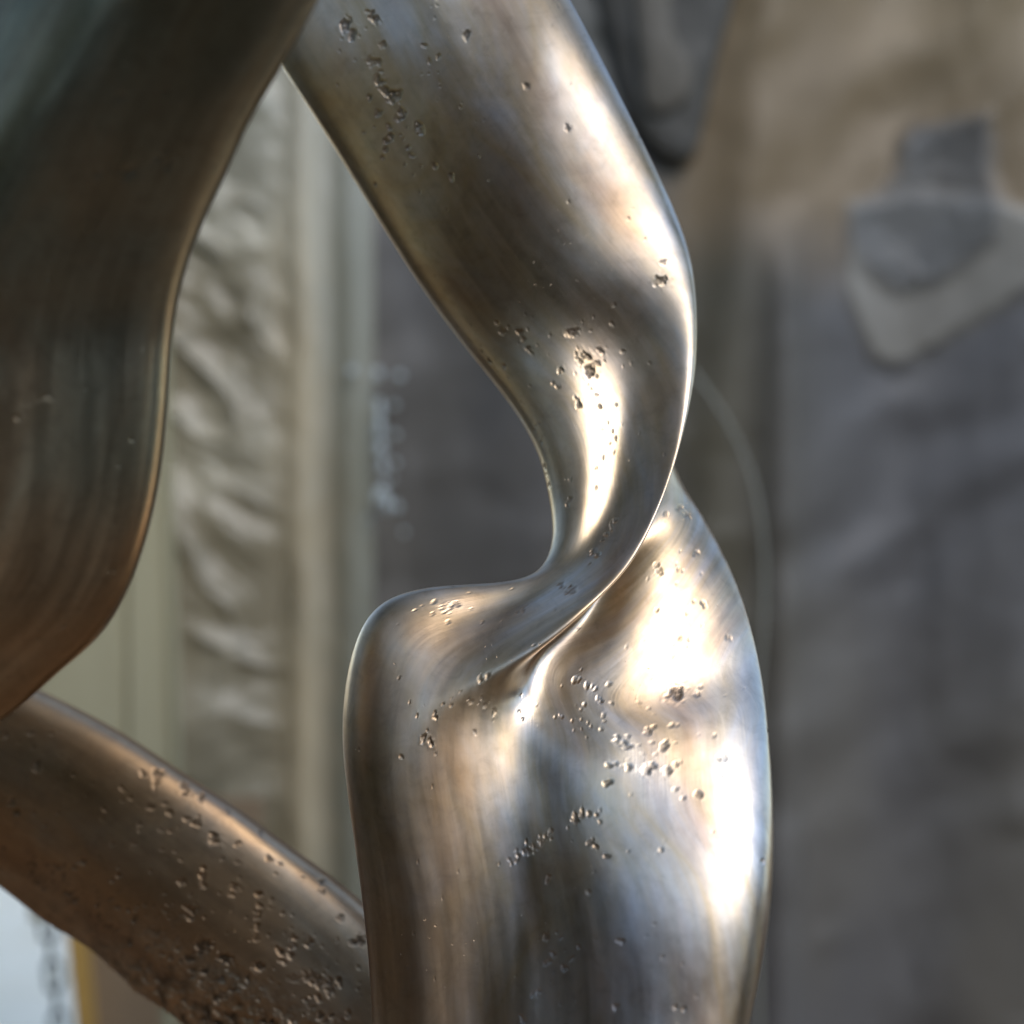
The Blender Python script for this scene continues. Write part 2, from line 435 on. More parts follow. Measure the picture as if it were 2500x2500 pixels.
PITS += cluster(rng, 1490, 1050, 16, 110, 8, 13, 3, 6, .8)
PITS += cluster(rng, 1433, 1740, 34, 55, 0, 26, 3, 8, 1.0)
PITS += cluster(rng, 1570, 1840, 60, 60, 0, 12, 3, 6, .9)
PITS += cluster(rng, 1660, 1500, 60, 140, 0, 18, 2.5, 6, .8)
PITS += cluster(rng, 1080, 1490, 40, 18, 0, 12, 2.5, 6, .5)
PITS += cluster(rng, 1170, 1725, 45, 15, 20, 10, 2.5, 6, .6)
PITS += cluster(rng, 1360, 2340, 40, 60, 0, 9, 3, 6, .8)
PITS += cluster(rng, 1310, 2060, 50, 12, -30, 14, 3, 6, .9)
PITS += cluster(rng, 1240, 930, 10, 120, -32, 15, 3, 7, .8)
for _ in range(150):
    PITS.append((rng.uniform(700, 1880), rng.uniform(0, 2500), rng.uniform(2.5, 4.5), rng.uniform(.4, .9)))
band2, pit = dig(band, nb, PITS)
arc_v = np.broadcast_to((vi / 1.0)[:, None], band.shape[:2])
du = np.linalg.norm(np.diff(band, axis=1, append=band[:, :1]), axis=2)
arc_u = np.cumsum(du, 1)
uvb = np.stack([arc_u, arc_v], -1)
# warm brown patina, with brown reflections put into the colour too (photograph px, py, half sizes, strength)
pxb = band[..., 0] / (K * band[..., 1]) + 1250; pyb = 1250 - (band[..., 2] - CAM_Z) / (K * band[..., 1])
warm = .34 * (1 - smooth(1500, 1900, pyb)) + 0 * pxb
wob = 70 * value_noise(band, 14, 61) + 30 * value_noise(band, 40, 62)
for (cx, cy, rx, ry, st) in [(1130, 1530, 260, 95, .95), (930, 1750, 90, 330, .95), (1130, 1950, 90, 520, .8), (930, 2300, 60, 300, .9), (1560, 470, 110, 320, .75), (1640, 850, 60, 260, .5),
                             (1060, 2000, 170, 620, .95), (800, 280, 130, 260, .9), (960, 470, 90, 300, .75), (1180, 820, 110, 170, .75), (1390, 760, 90, 160, .5), (1400, 1100, 70, 200, .5), (1600, 1700, 80, 240, .5), (1410, 2110, 90, 60, .7), (1010, 110, 60, 160, .4), (1560, 1400, 60, 240, .35)]:
    warm = np.maximum(warm, st * np.exp(-(((pxb + wob - cx) / rx) ** 2 + ((pyb - wob - cy) / ry) ** 2)))
me = grid_mesh("twisted_band", band2[:, ::-1], True, uvb[:, ::-1], {"pit": np.clip(-pit / 1.3, 0, 1)[:, ::-1], "warm": warm[:, ::-1]})
link("twisted_band", me, m_bronze, sculpture)


def loft(stations, dist_key, nv, seg, smooth=40):
    C = np.array([[P(a, b, c) for a, b, c in row] for row in stations])
    m = C.mean(1)
    k = np.concatenate([[0], np.cumsum(np.maximum(np.linalg.norm(np.diff(m, axis=0), axis=1), .02))])
    v = np.linspace(0, k[-1], nv)
    D = spline_open(k, C.reshape(len(stations), -1), v).reshape(nv, C.shape[1], 3)
    for _ in range(smooth):
        D[1:-1] = D[1:-1] * .5 + (D[:-2] + D[2:]) * .25
    g = rows_periodic(D, seg)
    n = normals_of(g, True)
    d = np.linalg.norm(np.diff(g, axis=1, append=g[:, :1]), axis=2)
    uv = np.stack([np.cumsum(d, 1), np.broadcast_to(v[:, None], d.shape)], -1)
    return g, n, uv


# near band on the left: runs off the frame, right edge turned to the lens
NEAR = []
for (px, py, d) in [(1010,-420,.80),(905,-220,.80),(778,0,.81),(690,160,.82),(603,310,.83),(552,425,.84),(498,540,.85),(452,665,.86),(425,790,.87),(414,910,.875),(404,1050,.88),(388,1180,.885),(358,1310,.89),(312,1440,.895),(245,1550,.90),(150,1635,.905),(60,1715,.91),(-60,1800,.92),(-260,1940,.93)]:
    NEAR.append((px, py, d))
rows = []
for i, (px, py, d) in enumerate(NEAR):
    t = i / (len(NEAR) - 1)
    sh = 60 * t                                 # rows fall a little to the left
    low = max(0, (t - .55) / .45)
    w = 1.0 - .25 * low
    rows.append([(px, py, d + .012), (px - 28 * w - 60 * max(0, .3 - t), py - 12 * low, d - .006 - .02 * max(0, .3 - t)), (px - 240 * w, py + sh * .5 - 110 * low, d - .022), (px - 520 * w, py + sh - 230 * low, d - .03),
                 (px - 860 * w, py + sh * 1.5 - 360 * low, d + .02), (px - 1020 * w, py + sh * 1.6 - 420 * low, d + .06), (px - 760 * w, py + sh - 300 * low, d + .07),
                 (px - 400 * w, py + sh * .6 - 150 * low, d + .055), (px - 80 * w, py - 20 * low, d + .035)])
g, n, uvn = loft(rows, None, 520, [40, 70, 90, 50, 20, 12, 12, 16, 20])
if n[:, 100, 1].mean() > 0: n = -n
NP = [(415,400,17,1.0),(325,415,16,1.0),(305,425,13,.9),(290,235,11,.8),(300,240,9,.8),(405,225,10,.7),(235,428,14,.9),(520,405,7,.8),(385,385,9,.8),(440,380,8,.7),(115,680,5,1),(215,645,5,.8),(328,628,4,.8),
      (12,365,10,.9),(470,97,6,.7),(115,968,12,.8),(95,972,8,.6),(40,1018,9,.7),(60,1012,7,.6),(320,1075,7,.9),(290,1135,5,.9),(332,1080,4,.7),(278,1392,6,1),(262,1393,6,1),(268,1388,4,.8),(155,1530,7,.8),(160,1525,6,.8),(20,1653,4,.9),(5,1290,4,.8),(185,1460,4,.6),(95,1560,4,.6)]
NP += cluster(rng, 380, 400, 60, 14, -12, 15, 3, 9, .7)
NP += cluster(rng, 90, 975, 50, 8, -12, 7, 2.5, 6, .6)
for _ in range(60):
    NP.append((rng.uniform(0, 500), rng.uniform(0, 1650), rng.uniform(2.5, 4.5), rng.uniform(.4, .8)))
g2, pit = dig(g, n, NP)
pxn = g[..., 0] / (K * g[..., 1]) + 1250; pyn = 1250 - (g[..., 2] - CAM_Z) / (K * g[..., 1])
wob = 90 * value_noise(g, 12, 63) + 40 * value_noise(g, 34, 64)
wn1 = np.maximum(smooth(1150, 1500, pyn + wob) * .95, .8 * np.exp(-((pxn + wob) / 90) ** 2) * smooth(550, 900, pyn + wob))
me = grid_mesh("near_band", g2[:, ::-1], True, uvn[:, ::-1], {"pit": np.clip(-pit / 1.3, 0, 1)[:, ::-1], "warm": wn1[:, ::-1]})
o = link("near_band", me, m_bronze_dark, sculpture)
o["label"] = "dark, out of focus band sweeping down the left side"

# unseen arch above the frame, added to keep sun off the far band
arch = []
for (x, y, z, w, th) in [(-.15, .80, 2.28, .10, .03), (-.17, .68, 2.24, .13, .035), (-.09, .61, 2.21, .14, .035), (.02, .60, 2.30, .12, .03), (.11, .62, 2.46, .11, .035), (.24, .68, 2.60, .14, .035), (.38, .80, 2.60, .14, .04), (.48, .94, 2.48, .12, .035), (.54, 1.06, 2.26, .09, .03), (.55, 1.14, 2.0, .05, .02)]:
    arch.append((x, y, z, w, th))
A_ = spline_open(np.arange(len(arch)) * 1.0, np.array(arch), np.linspace(0, len(arch) - 1, 120))
rows = []
for i in range(len(A_)):
    p = A_[i, :3]; t = A_[min(i + 1, 119), :3] - A_[max(i - 1, 0), :3]; t = t / np.linalg.norm(t)
    u = np.cross(t, (0, 1, 0)); u /= np.linalg.norm(u); u = u * 0 + np.array((0, .45, .9)); u -= t * u.dot(t); u /= np.linalg.norm(u); w_ = np.cross(t, u)
    rows.append([p + u * math.cos(a) * A_[i, 3] + w_ * math.sin(a) * A_[i, 4] for a in np.linspace(0, 2 * math.pi, 40, endpoint=False)])
rows = np.array(rows)
uva = np.stack(np.meshgrid(np.linspace(0, 1.4, 120), np.linspace(0, .5, 40), indexing='ij')[::-1], -1)
link("unseen_shade_band", grid_mesh("unseen_shade_band", rows, True, uva, {"pit": np.zeros(rows.shape[:2])}), m_bronze_dark, sculpture)

# far band: comes from behind the near one and passes behind the main band
TOP = [(-420,1440),(-180,1545),(90,1680),(300,1790),(450,1888),(570,1965),(700,2060),(800,2132),(890,2205),(1010,2320),(1130,2450),(1230,2580)]
BOT = [(-420,1920),(-200,2030),(0,2165),(130,2262),(235,2330),(330,2415),(420,2478),(500,2545),(590,2640),(680,2740),(790,2860),(900,2960)]
rows = []
for i, ((ax, ay), (bx, by)) in enumerate(zip(TOP, BOT)):
    d = 1.22 - .010 * i
    f = lambda s, e: (ax + (bx - ax) * s, ay + (by - ay) * s, d + e)
    rows.append([f(0, .012), f(.045, -.014), f(.33, -.024), f(.66, -.018), f(.94, .006), f(1.0, .022), f(.93, .036), f(.66, .05), f(.33, .052), f(.06, .040)])
g, n, uvf = loft(rows, None, 560, [16, 60, 80, 80, 30, 10, 10, 12, 12, 10])
if n[:, 100, 1].mean() > 0: n = -n
FP = [(88,1868,13,2),(92,1880,9,1.6),(15,1795,8,1.2),(75,1790,8,1),(30,1960,11,1.8),(38,1985,11,1.6),(255,1975,7,1.2),(140,1985,6,1),(385,1890,14,2),(380,1910,13,2),(350,1890,10,1.5),(450,1920,14,2.2),(455,1940,10,2),(490,1945,12,2.2),(370,1972,10,1.6),
      (415,1985,9,1.5),(455,2000,8,1.3),(478,2012,11,1.6),(522,2048,16,2.2),(582,2058,9,1.3),(560,1985,8,1.1),(340,2012,6,1),(275,2060,7,1),(497,2120,8,1.8),(495,2140,10,2),(494,2160,10,2),(573,2165,12,1.8),(565,2182,9,1.6),
      (632,2185,10,1.8),(634,2210,9,1.8),(630,2235,9,1.8),(628,2262,9,1.8),(626,2290,9,1.8),(788,2150,10,1.8),(786,2175,8,1.5),(830,2240,9,1.3),(877,2298,16,2),(717,2290,9,1.8),(715,2310,9,1.9),(708,2332,10,2),(690,2350,9,1.8),(757,2302,11,1.7),
      (745,2390,11,1.6),(800,2400,13,1.9),(806,2420,13,1.9),(740,2440,9,1.5),(850,2475,11,1.6),(78,2110,9,1.5),(80,2130,8,1.4),(200,2100,11,1.8),(180,2118,9,1.4),(155,2140,9,1.4),(140,2120,9,1.4),(640,2030,10,1.4),(655,2095,9,1.3)]
rng = np.random.default_rng(5)
for _ in range(260):                               # the crust of pits and slag along the lower edge
    s = rng.random(); k = s * 6.5
    x = 60 + s * 760; y0 = 2180 + (x - 60) * .62
    off = -34 - abs(rng.normal(0, 58 + 50 * s))
    FP.append((x + rng.normal(0, 12), y0 + off, 3 + 15 * rng.random() ** 3 * (0.45 + .9 * s), (.6 + 2.4 * rng.random()) * (.5 + .8 * s)))
for _ in range(150):
    x = rng.uniform(0, 900)
    FP.append((x, 1700 + x * .57 + rng.uniform(0, 420), rng.uniform(3, 6), rng.uniform(.5, 1.2)))
g2, pit = dig(g, n, FP)
# slag: raised, lumpy skin growing towards the lower end
d = g2[..., 1]
px = g2[..., 0] / (K * d) + 1250; py = 1250 - (g2[..., 2] - CAM_Z) / (K * d)
crust = np.clip((py - (2085 + (px - 60) * .50)) / 170, 0, 1) * np.clip((px + 50) / 520, 0, 1)
lump = value_noise(g2, 95, 8) * .6 + value_noise(g2, 210, 9) * .4 + .3 * value_noise(g2, 480, 10)
g2 = g2 + n * (crust * lump * .0040 * smooth(.12, .5, -n[..., 1]))[..., None]
me = grid_mesh("pitted_band", g2[:, ::-1], True, uvf[:, ::-1], {"pit": np.clip(-pit / 1.6 + crust * (.25 - 1.1 * lump), 0, 1)[:, ::-1], "warm": (smooth(.1, .6, value_noise(g2, 16, 66) + .3) * (1 - crust) * .8)[:, ::-1]})
o = link("pitted_band", me, m_bronze_rough, sculpture)
o["label"] = "brown band crossing behind at lower left with a deeply pitted, crusty lower edge"

# ---------------------------------------------------------------- ground
def plane_mesh(name, x0, x1, y0, y1, z, nx=2, ny=2, amp=0):
    xs = np.linspace(x0, x1, nx); ys = np.linspace(y0, y1, ny)
    Y, X = np.meshgrid(ys, xs, indexing='ij')
    p = np.stack([X, Y, np.full(X.shape, z)], -1)
    if amp: p[..., 2] += amp * value_noise(p, 1.3, 2)
    return grid_mesh(name, p)

m_ground = cloth_mat("earth_ground", [(.3, (.10, .066, .040)), (.6, (.15, .098, .058)), (.8, (.09, .08, .045))], (1.2, 1.2, 1.2), .9, .2)
tag(link("ground", plane_mesh("ground", -60, 60, -60, 60, 0, 60, 60, .02), m_ground), kind="structure")



# ---------------------------------------------------------------- what hangs and stands behind the sculpture
YB = 2.3
def X_(px, d=YB): return (px - 1250) * K * d
def Z_(py, d=YB): return CAM_Z + (1250 - py) * K * d


def bump(x, c, w):
    return np.exp(-((x - c) / w) ** 2)


def dyed(name, rough=.5, spec=.4, micro=.25):
    """cloth whose dye and stains are stored on the sheet itself"""
    m, nt, N, L, b = new_mat(name)
    a = N.new("ShaderNodeAttribute"); a.attribute_name = "dye"
    tc = N.new("ShaderNodeTexCoord")
    n = noise_tex(N, L, tc.outputs["Object"], 5, 4, .5, .5)
    r = ramp(N, [(.3, (.62, .60, .55)), (.7, (.72, .70, .64))])
    L.new(n.outputs[0], r.inputs[0])
    mx = N.new("ShaderNodeMix"); mx.data_type = 'RGBA'; mx.blend_type = 'MULTIPLY'; mx.inputs[0].default_value = 1
    L.new(a.outputs["Color"], mx.inputs[6]); L.new(r.outputs[0], mx.inputs[7])
    L.new(mx.outputs[2], b.inputs["Base Color"])
    b.inputs["Roughness"].default_value = rough
    b.inputs["Specular IOR Level"].default_value = spec
    f = noise_tex(N, L, tc.outputs["Object"], 60, 4, .6)
    bp = N.new("ShaderNodeBump"); bp.inputs["Strength"].default_value = micro; bp.inputs["Distance"].default_value = .002
    L.new(f.outputs[0], bp.inputs["Height"]); L.new(bp.outputs[0], b.inputs["Normal"])
    return m


def sheet(name, x0, x1, z1, z0, y, fn, dye, nx, nz, mat, thick=.004, shear=0.0):
    """a hung sheet with real folds: fn(PX, PY) is how far the cloth stands forward in metres, at photograph-scaled coordinates"""
    xs = np.linspace(x0, x1, nx); zs = np.linspace(z1, z0, nz)
    Zg, Xg = np.meshgrid(zs, xs, indexing='ij')
    PX = Xg / (K * YB) + 1250; PY = 1250 - (Zg - CAM_Z) / (K * YB)
    p = np.stack([Xg + shear * (z1 - Zg), y - fn(PX, PY), Zg], -1)
    full = np.concatenate([p, (p + np.array([0, thick, 0]))[:, ::-1]], 1)
    me = grid_mesh(name, full, True)
    c = dye(PX, PY)
    c = np.concatenate([c, c[:, ::-1]], 1).reshape(-1, 3) * 1.75
    at = me.color_attributes.new("dye", 'FLOAT_COLOR', 'POINT')
    at.data.foreach_set("color", np.concatenate([c, np.ones((len(c), 1))], 1).astype(np.float32).reshape(-1))
    return link(name, me, mat)


def nz2(PX, PY, s, seed):
    return value_noise(np.stack([PX, PY, PX * 0], -1), 1.0 / s, seed)


def fractal(PX, PY, s, seed):
    return nz2(PX, PY, s, seed) * .6 + nz2(PX, PY, s * .45, seed + 1) * .3 + nz2(PX, PY, s * .2, seed + 2) * .12


def mixc(c, col_, w):
    return c * (1 - w[..., None]) + np.array(col_) * w[..., None]


def polymask(PX, PY, poly, soft):
    P_ = np.array(poly, float); Q = np.roll(P_, -1, 0)
    dmin = np.full(PX.shape, 1e9); inside = np.zeros(PX.shape, bool)
    for (x0, y0), (x1, y1) in zip(P_, Q):
        L2 = (x1 - x0) ** 2 + (y1 - y0) ** 2
        t = np.clip(((PX - x0) * (x1 - x0) + (PY - y0) * (y1 - y0)) / L2, 0, 1)
        dmin = np.minimum(dmin, np.hypot(PX - x0 - t * (x1 - x0), PY - y0 - t * (y1 - y0)))
        c = ((y0 > PY) != (y1 > PY)) & (PX < (x1 - x0) * (PY - y0) / (y1 - y0 + 1e-9) + x0)
        inside ^= c
    return smooth(-soft, soft, np.where(inside, dmin, -dmin))


BIB = [(2082, 600), (2110, 480), (2300, 440), (2500, 480), (2700, 560), (2700, 640), (2500, 722), (2340, 830), (2225, 885), (2165, 860), (2120, 770), (2090, 690)]
SMUDGE = [(2080, 570), (2110, 480), (2190, 430), (2225, 390), (2240, 300), (2275, 265), (2445, 255), (2458, 330), (2462, 400), (2480, 460), (2470, 560), (2400, 620), (2330, 668), (2230, 690), (2130, 640)]


def slate_form(PX, PY):
    w = 40 * fractal(PX, PY, 500, 51)
    f = .018 * np.sin((PX + w) / 95.0) + .03 * np.sin((PX + 2 * w) / 230.0 + 1) + .009 * fractal(PX * 1.6, PY * .6, 320, 54)
    f += .02 * bump(PX + .12 * (PY - 1200), 1745, 70) + .03 * bump(PX, 1920, 60) * smooth(450, 700, PY)
    w5 = 14 * fractal(PX, PY, 120, 58)
    f += .012 * polymask(PX + w5, PY + w5, BIB, 22) + .010 * polymask(PX + w5, PY - w5, SMUDGE, 26) * (1 + fractal(PX, PY, 120, 59))
    a = (PX * .55 + PY * .83); f += .008 * np.sin(a / 40 + 3 * fractal(PX, PY, 400, 57)) * smooth(0, 1, fractal(PX, PY, 300, 60) + .5)
    return f


def slate_dye(PX, PY):
    n = fractal(PX, PY * .5, 520, 71); n2 = fractal(PX, PY, 260, 75)
    c = np.broadcast_to(np.array((.070, .069, .072)), PX.shape + (3,))
    c = mixc(c, (.094, .086, .070), smooth(0, .9, n + .25) * .6)
    green = bump(PX + 80 * n, 1740, 190) * smooth(300, 620, PY) * (1 - smooth(1500, 2100, PY))
    c = mixc(c, (.063, .056, .037), green * .9)
    top = (1 - smooth(430, 720, PY + 130 * n + 50 * n2 - 60 * smooth(2000, 2400, PX))) * smooth(1500, 1700, PX + 60 * n2)
    c = mixc(c, (.122, .090, .053), top)
    c = mixc(c, (.17, .13, .08), top * smooth(1950, 2500, PX) * (1 - smooth(0, 420, PY)))
    w5 = 18 * fractal(PX, PY, 110, 77)
    c = mixc(c, (.150, .143, .128), polymask(PX + w5, PY + w5, BIB, 20) * .95)
    c = mixc(c, (.068, .068, .068), polymask(PX + w5, PY - w5, SMUDGE, 30) * (.85 + .3 * n2).clip(0, 1))
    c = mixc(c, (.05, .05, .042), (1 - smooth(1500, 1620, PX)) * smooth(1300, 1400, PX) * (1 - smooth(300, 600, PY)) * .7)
    return c


m_tarp = dyed("dyed_tarpaulin", .55, .3)
tag(sheet("tarpaulin", X_(640), X_(3600), 2.82, .02, YB + .06, slate_form, slate_dye, 620, 520, m_tarp),
    "large slate grey tarpaulin turning brown at its upper right, hanging behind the sculpture", "tarpaulin")


def beige_form(PX, PY):
    w = fractal(PX, PY, 260, 81)
    pleat = .030 * bump(PX + 14 * w, 748, 46) + .016 * bump(PX + 10 * w, 860, 40)
    field = 1 - smooth(640, 740, PX)
    # creases fan out from the pleat, irregular and broken
    sl = .3 + .7 * nz2(PX, PY, 520, 85)
    a = PY + (PX - 740) * -sl; bq = PX * .55 + PY * .12
    def rid(sc, sd):
        k = value_noise(np.stack([bq / sc * 1.0 + w * .3, a / sc + w * .6, PX * 0], -1), 1.0, sd)
        return (1 - np.abs(k)) ** 2.2
    cr = rid(150, 86) * .6 + rid(70, 88) * .3 + rid(26, 89) * .1
    return pleat + field * (.034 * cr + .030 * w) + .006 * fractal(PX, PY * .5, 150, 95)


def beige_dye(PX, PY):
    n = fractal(PX, PY, 200, 101)
    c = np.broadcast_to(np.array((.17, .15, .105)), PX.shape + (3,))
    c = mixc(c, (.26, .242, .19), smooth(0, .7, n + .1) * .8)
    c = mixc(c, (.42, .35, .235), bump(PX + 22 * n, 745, 50) * (.45 + .5 * nz2(PX * 2, PY, 330, 105)).clip(0, 1))
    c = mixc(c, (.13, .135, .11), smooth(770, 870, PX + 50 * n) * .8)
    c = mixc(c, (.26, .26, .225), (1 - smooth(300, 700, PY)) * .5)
    return c


m_plastic = dyed("crumpled_plastic", .42, .5)
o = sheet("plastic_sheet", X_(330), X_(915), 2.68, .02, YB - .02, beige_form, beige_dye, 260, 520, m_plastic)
tag(o, "crumpled beige plastic sheet full of creases beside the dark tarpaulin", "plastic sheet")
# pale paint spatters dried on the sheet's right margin, a flat crust of separate drops
bm = bmesh.new()
rngd = random.Random(4)
spots = [(858, 905, 10, 10), (922, 912, 10, 14), (975, 918, 10, 10), (925, 1000, 9, 26), (926, 1045, 10, 24), (962, 990, 8, 8), (964, 1062, 8, 9), (928, 1095, 12, 20), (935, 1140, 9, 20), (965, 1130, 7, 8),
         (930, 1205, 14, 16), (918, 1218, 9, 9), (945, 1232, 10, 20), (968, 1238, 9, 12), (938, 1180, 8, 8), (986, 1300, 6, 8), (955, 1170, 6, 6), (900, 1265, 5, 5)]
for (a, b_, rx, rz) in spots:
    q = bmesh.ops.create_icosphere(bm, subdivisions=2, radius=1.0)
    x, y, z = P(a, b_, YB - .055)
    for v in q["verts"]:
        v.co = Vector((x + v.co.x * rx * K * YB * (1 + .2 * rngd.uniform(-1, 1)), y + v.co.y * .004, z + v.co.z * rz * K * YB))
mesh = bpy.data.meshes.new("paint_spatter"); bm.to_mesh(mesh); bm.free()
for pl in mesh.polygons: pl.use_smooth = True
m_drip, nt, N, L, b = new_mat("dried_paint"); b.inputs["Base Color"].default_value = (.34, .38, .37, 1); b.inputs["Roughness"].default_value = .5
sp = link("paint_spatter", mesh, m_drip, o); sp["kind"] = "stuff"

m_panel = cloth_mat("pale_panel_paint", [(.3, (.29, .265, .165)), (.7, (.36, .33, .21))], (6, 6, 1.2), .5, .3)
m_ochre = cloth_mat("ochre_wood", [(.3, (.40, .24, .06)), (.7, (.48, .30, .09))], (20, 20, 1.5), .55, .3)
m_brownw = cloth_mat("brown_board", [(.3, (.19, .135, .08)), (.7, (.25, .18, .11))], (14, 14, 1), .65, .25)
m_white = cloth_mat("white_wall_paint", [(.3, (.50, .47, .36)), (.55, (.62, .57, .44)), (.75, (.56, .53, .42))], (1.2, 1.2, 3.5), .8, .2)
m_steel = cloth_mat("galvanised_steel", [(.3, (.05, .06, .055)), (.7, (.09, .10, .09))], (30, 30, 30), .5, .5)


def board(name, corners, d, thick, mat, parent=None, bev=.003):
    """upright board from four front corners given clockwise from top left (px, py) at distance d"""
    bm = bmesh.new()
    f = [bm.verts.new(P(a, b_, d)) for a, b_ in corners]
    k = [bm.verts.new(Vector(P(a, b_, d)) + Vector((0, thick, 0))) for a, b_ in corners]
    bm.faces.new(f[::-1]); bm.faces.new(k)
    for i in range(4):
        j = (i + 1) % 4
        bm.faces.new((f[i], f[j], k[j], k[i]))
    bmesh.ops.recalc_face_normals(bm, faces=bm.faces)
    bmesh.ops.bevel(bm, geom=list(bm.edges), offset=bev, segments=2, affect='EDGES')
    me = bpy.data.meshes.new(name); bm.to_mesh(me); bm.free()
    return link(name, me, mat, parent)


panel = empty("partition", (X_(250, 2.16), 2.16, 1.0))
tag(panel, "pale yellow-green partition of two upright boards left of the crumpled plastic sheet", "partition")
board("board", [(40, 600), (304, 600), (312, 2250), (70, 2250)], 2.17, .02, m_panel, panel)
board("board", [(308, 600), (385, 600), (432, 2250), (316, 2250)], 2.16, .03, m_panel, panel)
board("edge_strip", [(384, 600), (394, 600), (441, 2250), (431, 2250)], 2.15, .04, m_panel, panel)

dv = 2.12
tag(board("ochre_post", [(118, 1900), (166, 1900), (222, 2560), (190, 2560)], dv, .04, m_ochre),
    "narrow ochre wooden post between the chain and the brown board at lower left", "post")
tag(board("brown_board", [(172, 1950), (640, 1950), (640, 4200), (230, 4200)], dv + .035, .02, m_brownw),
    "upright brown board beside the ochre post below the pitted band", "board")
tag(board("pale_stake", [(385, 2300), (425, 2300), (437, 3600), (392, 3600)], 1.9, .03, m_panel, bev=.008),
    "short pale stake in front of the brown board at the bottom edge", "stake")

# pale paving, put in to show a sunlit surface through the gap
paving = empty("paving", (-1.5, 5.5, 0))
tag(paving, kind="structure")
bm = bmesh.new()
bmesh.ops.create_cube(bm, size=1.0)
for v in bm.verts:
    v.co = Vector((v.co.x * .585, v.co.y * .585, v.co.z * .04))
bmesh.ops.bevel(bm, geom=list(bm.edges), offset=.006, segments=1, affect='EDGES')
slab = bpy.data.meshes.new("slab"); bm.to_mesh(slab); bm.free(); slab.materials.append(m_white)
rs = random.Random(2)
for iy in range(12):
    for ix in range(9):
        o = link("slab", slab, None, paving)
        o.location = (-4.4 + ix * .6 + (.3 if iy % 2 else 0), 4.3 + iy * .6, .030 + rs.uniform(-.004, .004))
        o.rotation_euler = (rs.uniform(-.006, .006), rs.uniform(-.006, .006), 0)

# chain
chain = empty("chain", P(70, 1700, 2.22))
tag(chain, "grey steel link chain hanging against the bright gap at lower left", "chain")
lm = None
ang = 0
pitch = 62
cp = [(70 + (i * pitch + 0) * .115 - 18 if 1700 + i * pitch > 0 else 0, 1700 + i * pitch) for i in range(24)]
bm = bmesh.new()
seg, ring = 28, 8
half, rad, wire = .0135, .0105, .0036
vs = []
for i in range(seg):
    t = 2 * math.pi * i / seg
    cx, cz = rad * math.cos(t), rad * math.sin(t) + (half if math.sin(t) >= 0 else -half)
    nx, nz = math.cos(t), math.sin(t)
    vs.append([bm.verts.new((cx + wire * nx * math.cos(2 * math.pi * j / ring), wire * math.sin(2 * math.pi * j / ring), cz + wire * nz * math.cos(2 * math.pi * j / ring))) for j in range(ring)])
for i in range(seg):
    for j in range(ring):
        bm.faces.new((vs[i][j], vs[(i + 1) % seg][j], vs[(i + 1) % seg][(j + 1) % ring], vs[i][(j + 1) % ring]))
bmesh.ops.recalc_face_normals(bm, faces=bm.faces)
lm = bpy.data.meshes.new("link"); bm.to_mesh(lm); bm.free()
for pl in lm.polygons: pl.use_smooth = True
lm.materials.append(m_steel)
for i, (a, b_) in enumerate(cp):
    o = link("link", lm, None, chain)
    o.location = P(a, b_, 2.22)
    o.rotation_euler = (0, R(-6), R(20 if i % 2 else 104))

# ---------------------------------------------------------------- hung things on the tarpaulin
def pillow(name, outline, d, thick, mat, cat, label, wr=.006, seed=1, parent=None):
    """soft cloth form: closed outline (px, py), puffed front and back with wrinkles"""
    pts = [np.array(P(a, b_, d)) for a, b_ in outline]
    c = sum(pts) / len(pts)
    n = len(pts)
    t = np.linspace(0, n, n * 10, endpoint=False)
    i = t.astype(int); f = (t - i)[:, None]
    A = np.array(pts)
    p0, p1, p2, p3 = A[(i - 1) % n], A[i % n], A[(i + 1) % n], A[(i + 2) % n]
    ring = .5 * (2 * p1 + (p2 - p0) * f + (2 * p0 - 5 * p1 + 4 * p2 - p3) * f ** 2 + (3 * p1 - p0 - 3 * p2 + p3) * f ** 3)
    rows = []
    for s in np.linspace(0.02, 1, 26):
        q = c + (ring - c) * s
        q = q.copy(); q[:, 1] = d - thick * math.sqrt(max(0, 1 - s ** 2.6))
        q[:, 1] -= wr * fractal(q[:, 0] * 4000, q[:, 2] * 4000, 330, seed) * (1 - s ** 6)
        rows.append(q)
    for s in np.linspace(.96, .02, 8):
        q = c + (ring - c) * s
        q = q.copy(); q[:, 1] = d + thick * .3 * math.sqrt(max(0, 1 - s ** 2.6))
        rows.append(q)
    me = grid_mesh(name, np.array(rows), True)
    # grid_mesh wraps u (the ring)
    o = link(name, me, mat, parent)
    if label: tag(o, label, cat)
    return o


m_grey = cloth_mat("grey_cloth", [(.3, (.105, .102, .094)), (.7, (.125, .122, .112))], (5, 5, 5), .6, .3)
m_navy = cloth_mat("dark_blue_cloth", [(.3, (.062, .064, .067)), (.7, (.085, .083, .08))], (8, 8, 8), .6, .3)
m_olive = cloth_mat("dark_cloth", [(.3, (.034, .031, .025)), (.7, (.056, .050, .038))], (6, 6, 6), .6, .3)
m_taupe = cloth_mat("taupe_cloth", [(.3, (.075, .066, .05)), (.7, (.10, .085, .064))], (6, 6, 6), .6, .3)
def on_tarp(outline, gap):
    a = np.array(outline, float); X, Y = np.meshgrid(np.linspace(a[:, 0].min(), a[:, 0].max(), 20), np.linspace(a[:, 1].min(), a[:, 1].max(), 20))
    return YB + .06 - float(np.percentile(slate_form(X, Y), 97)) - gap


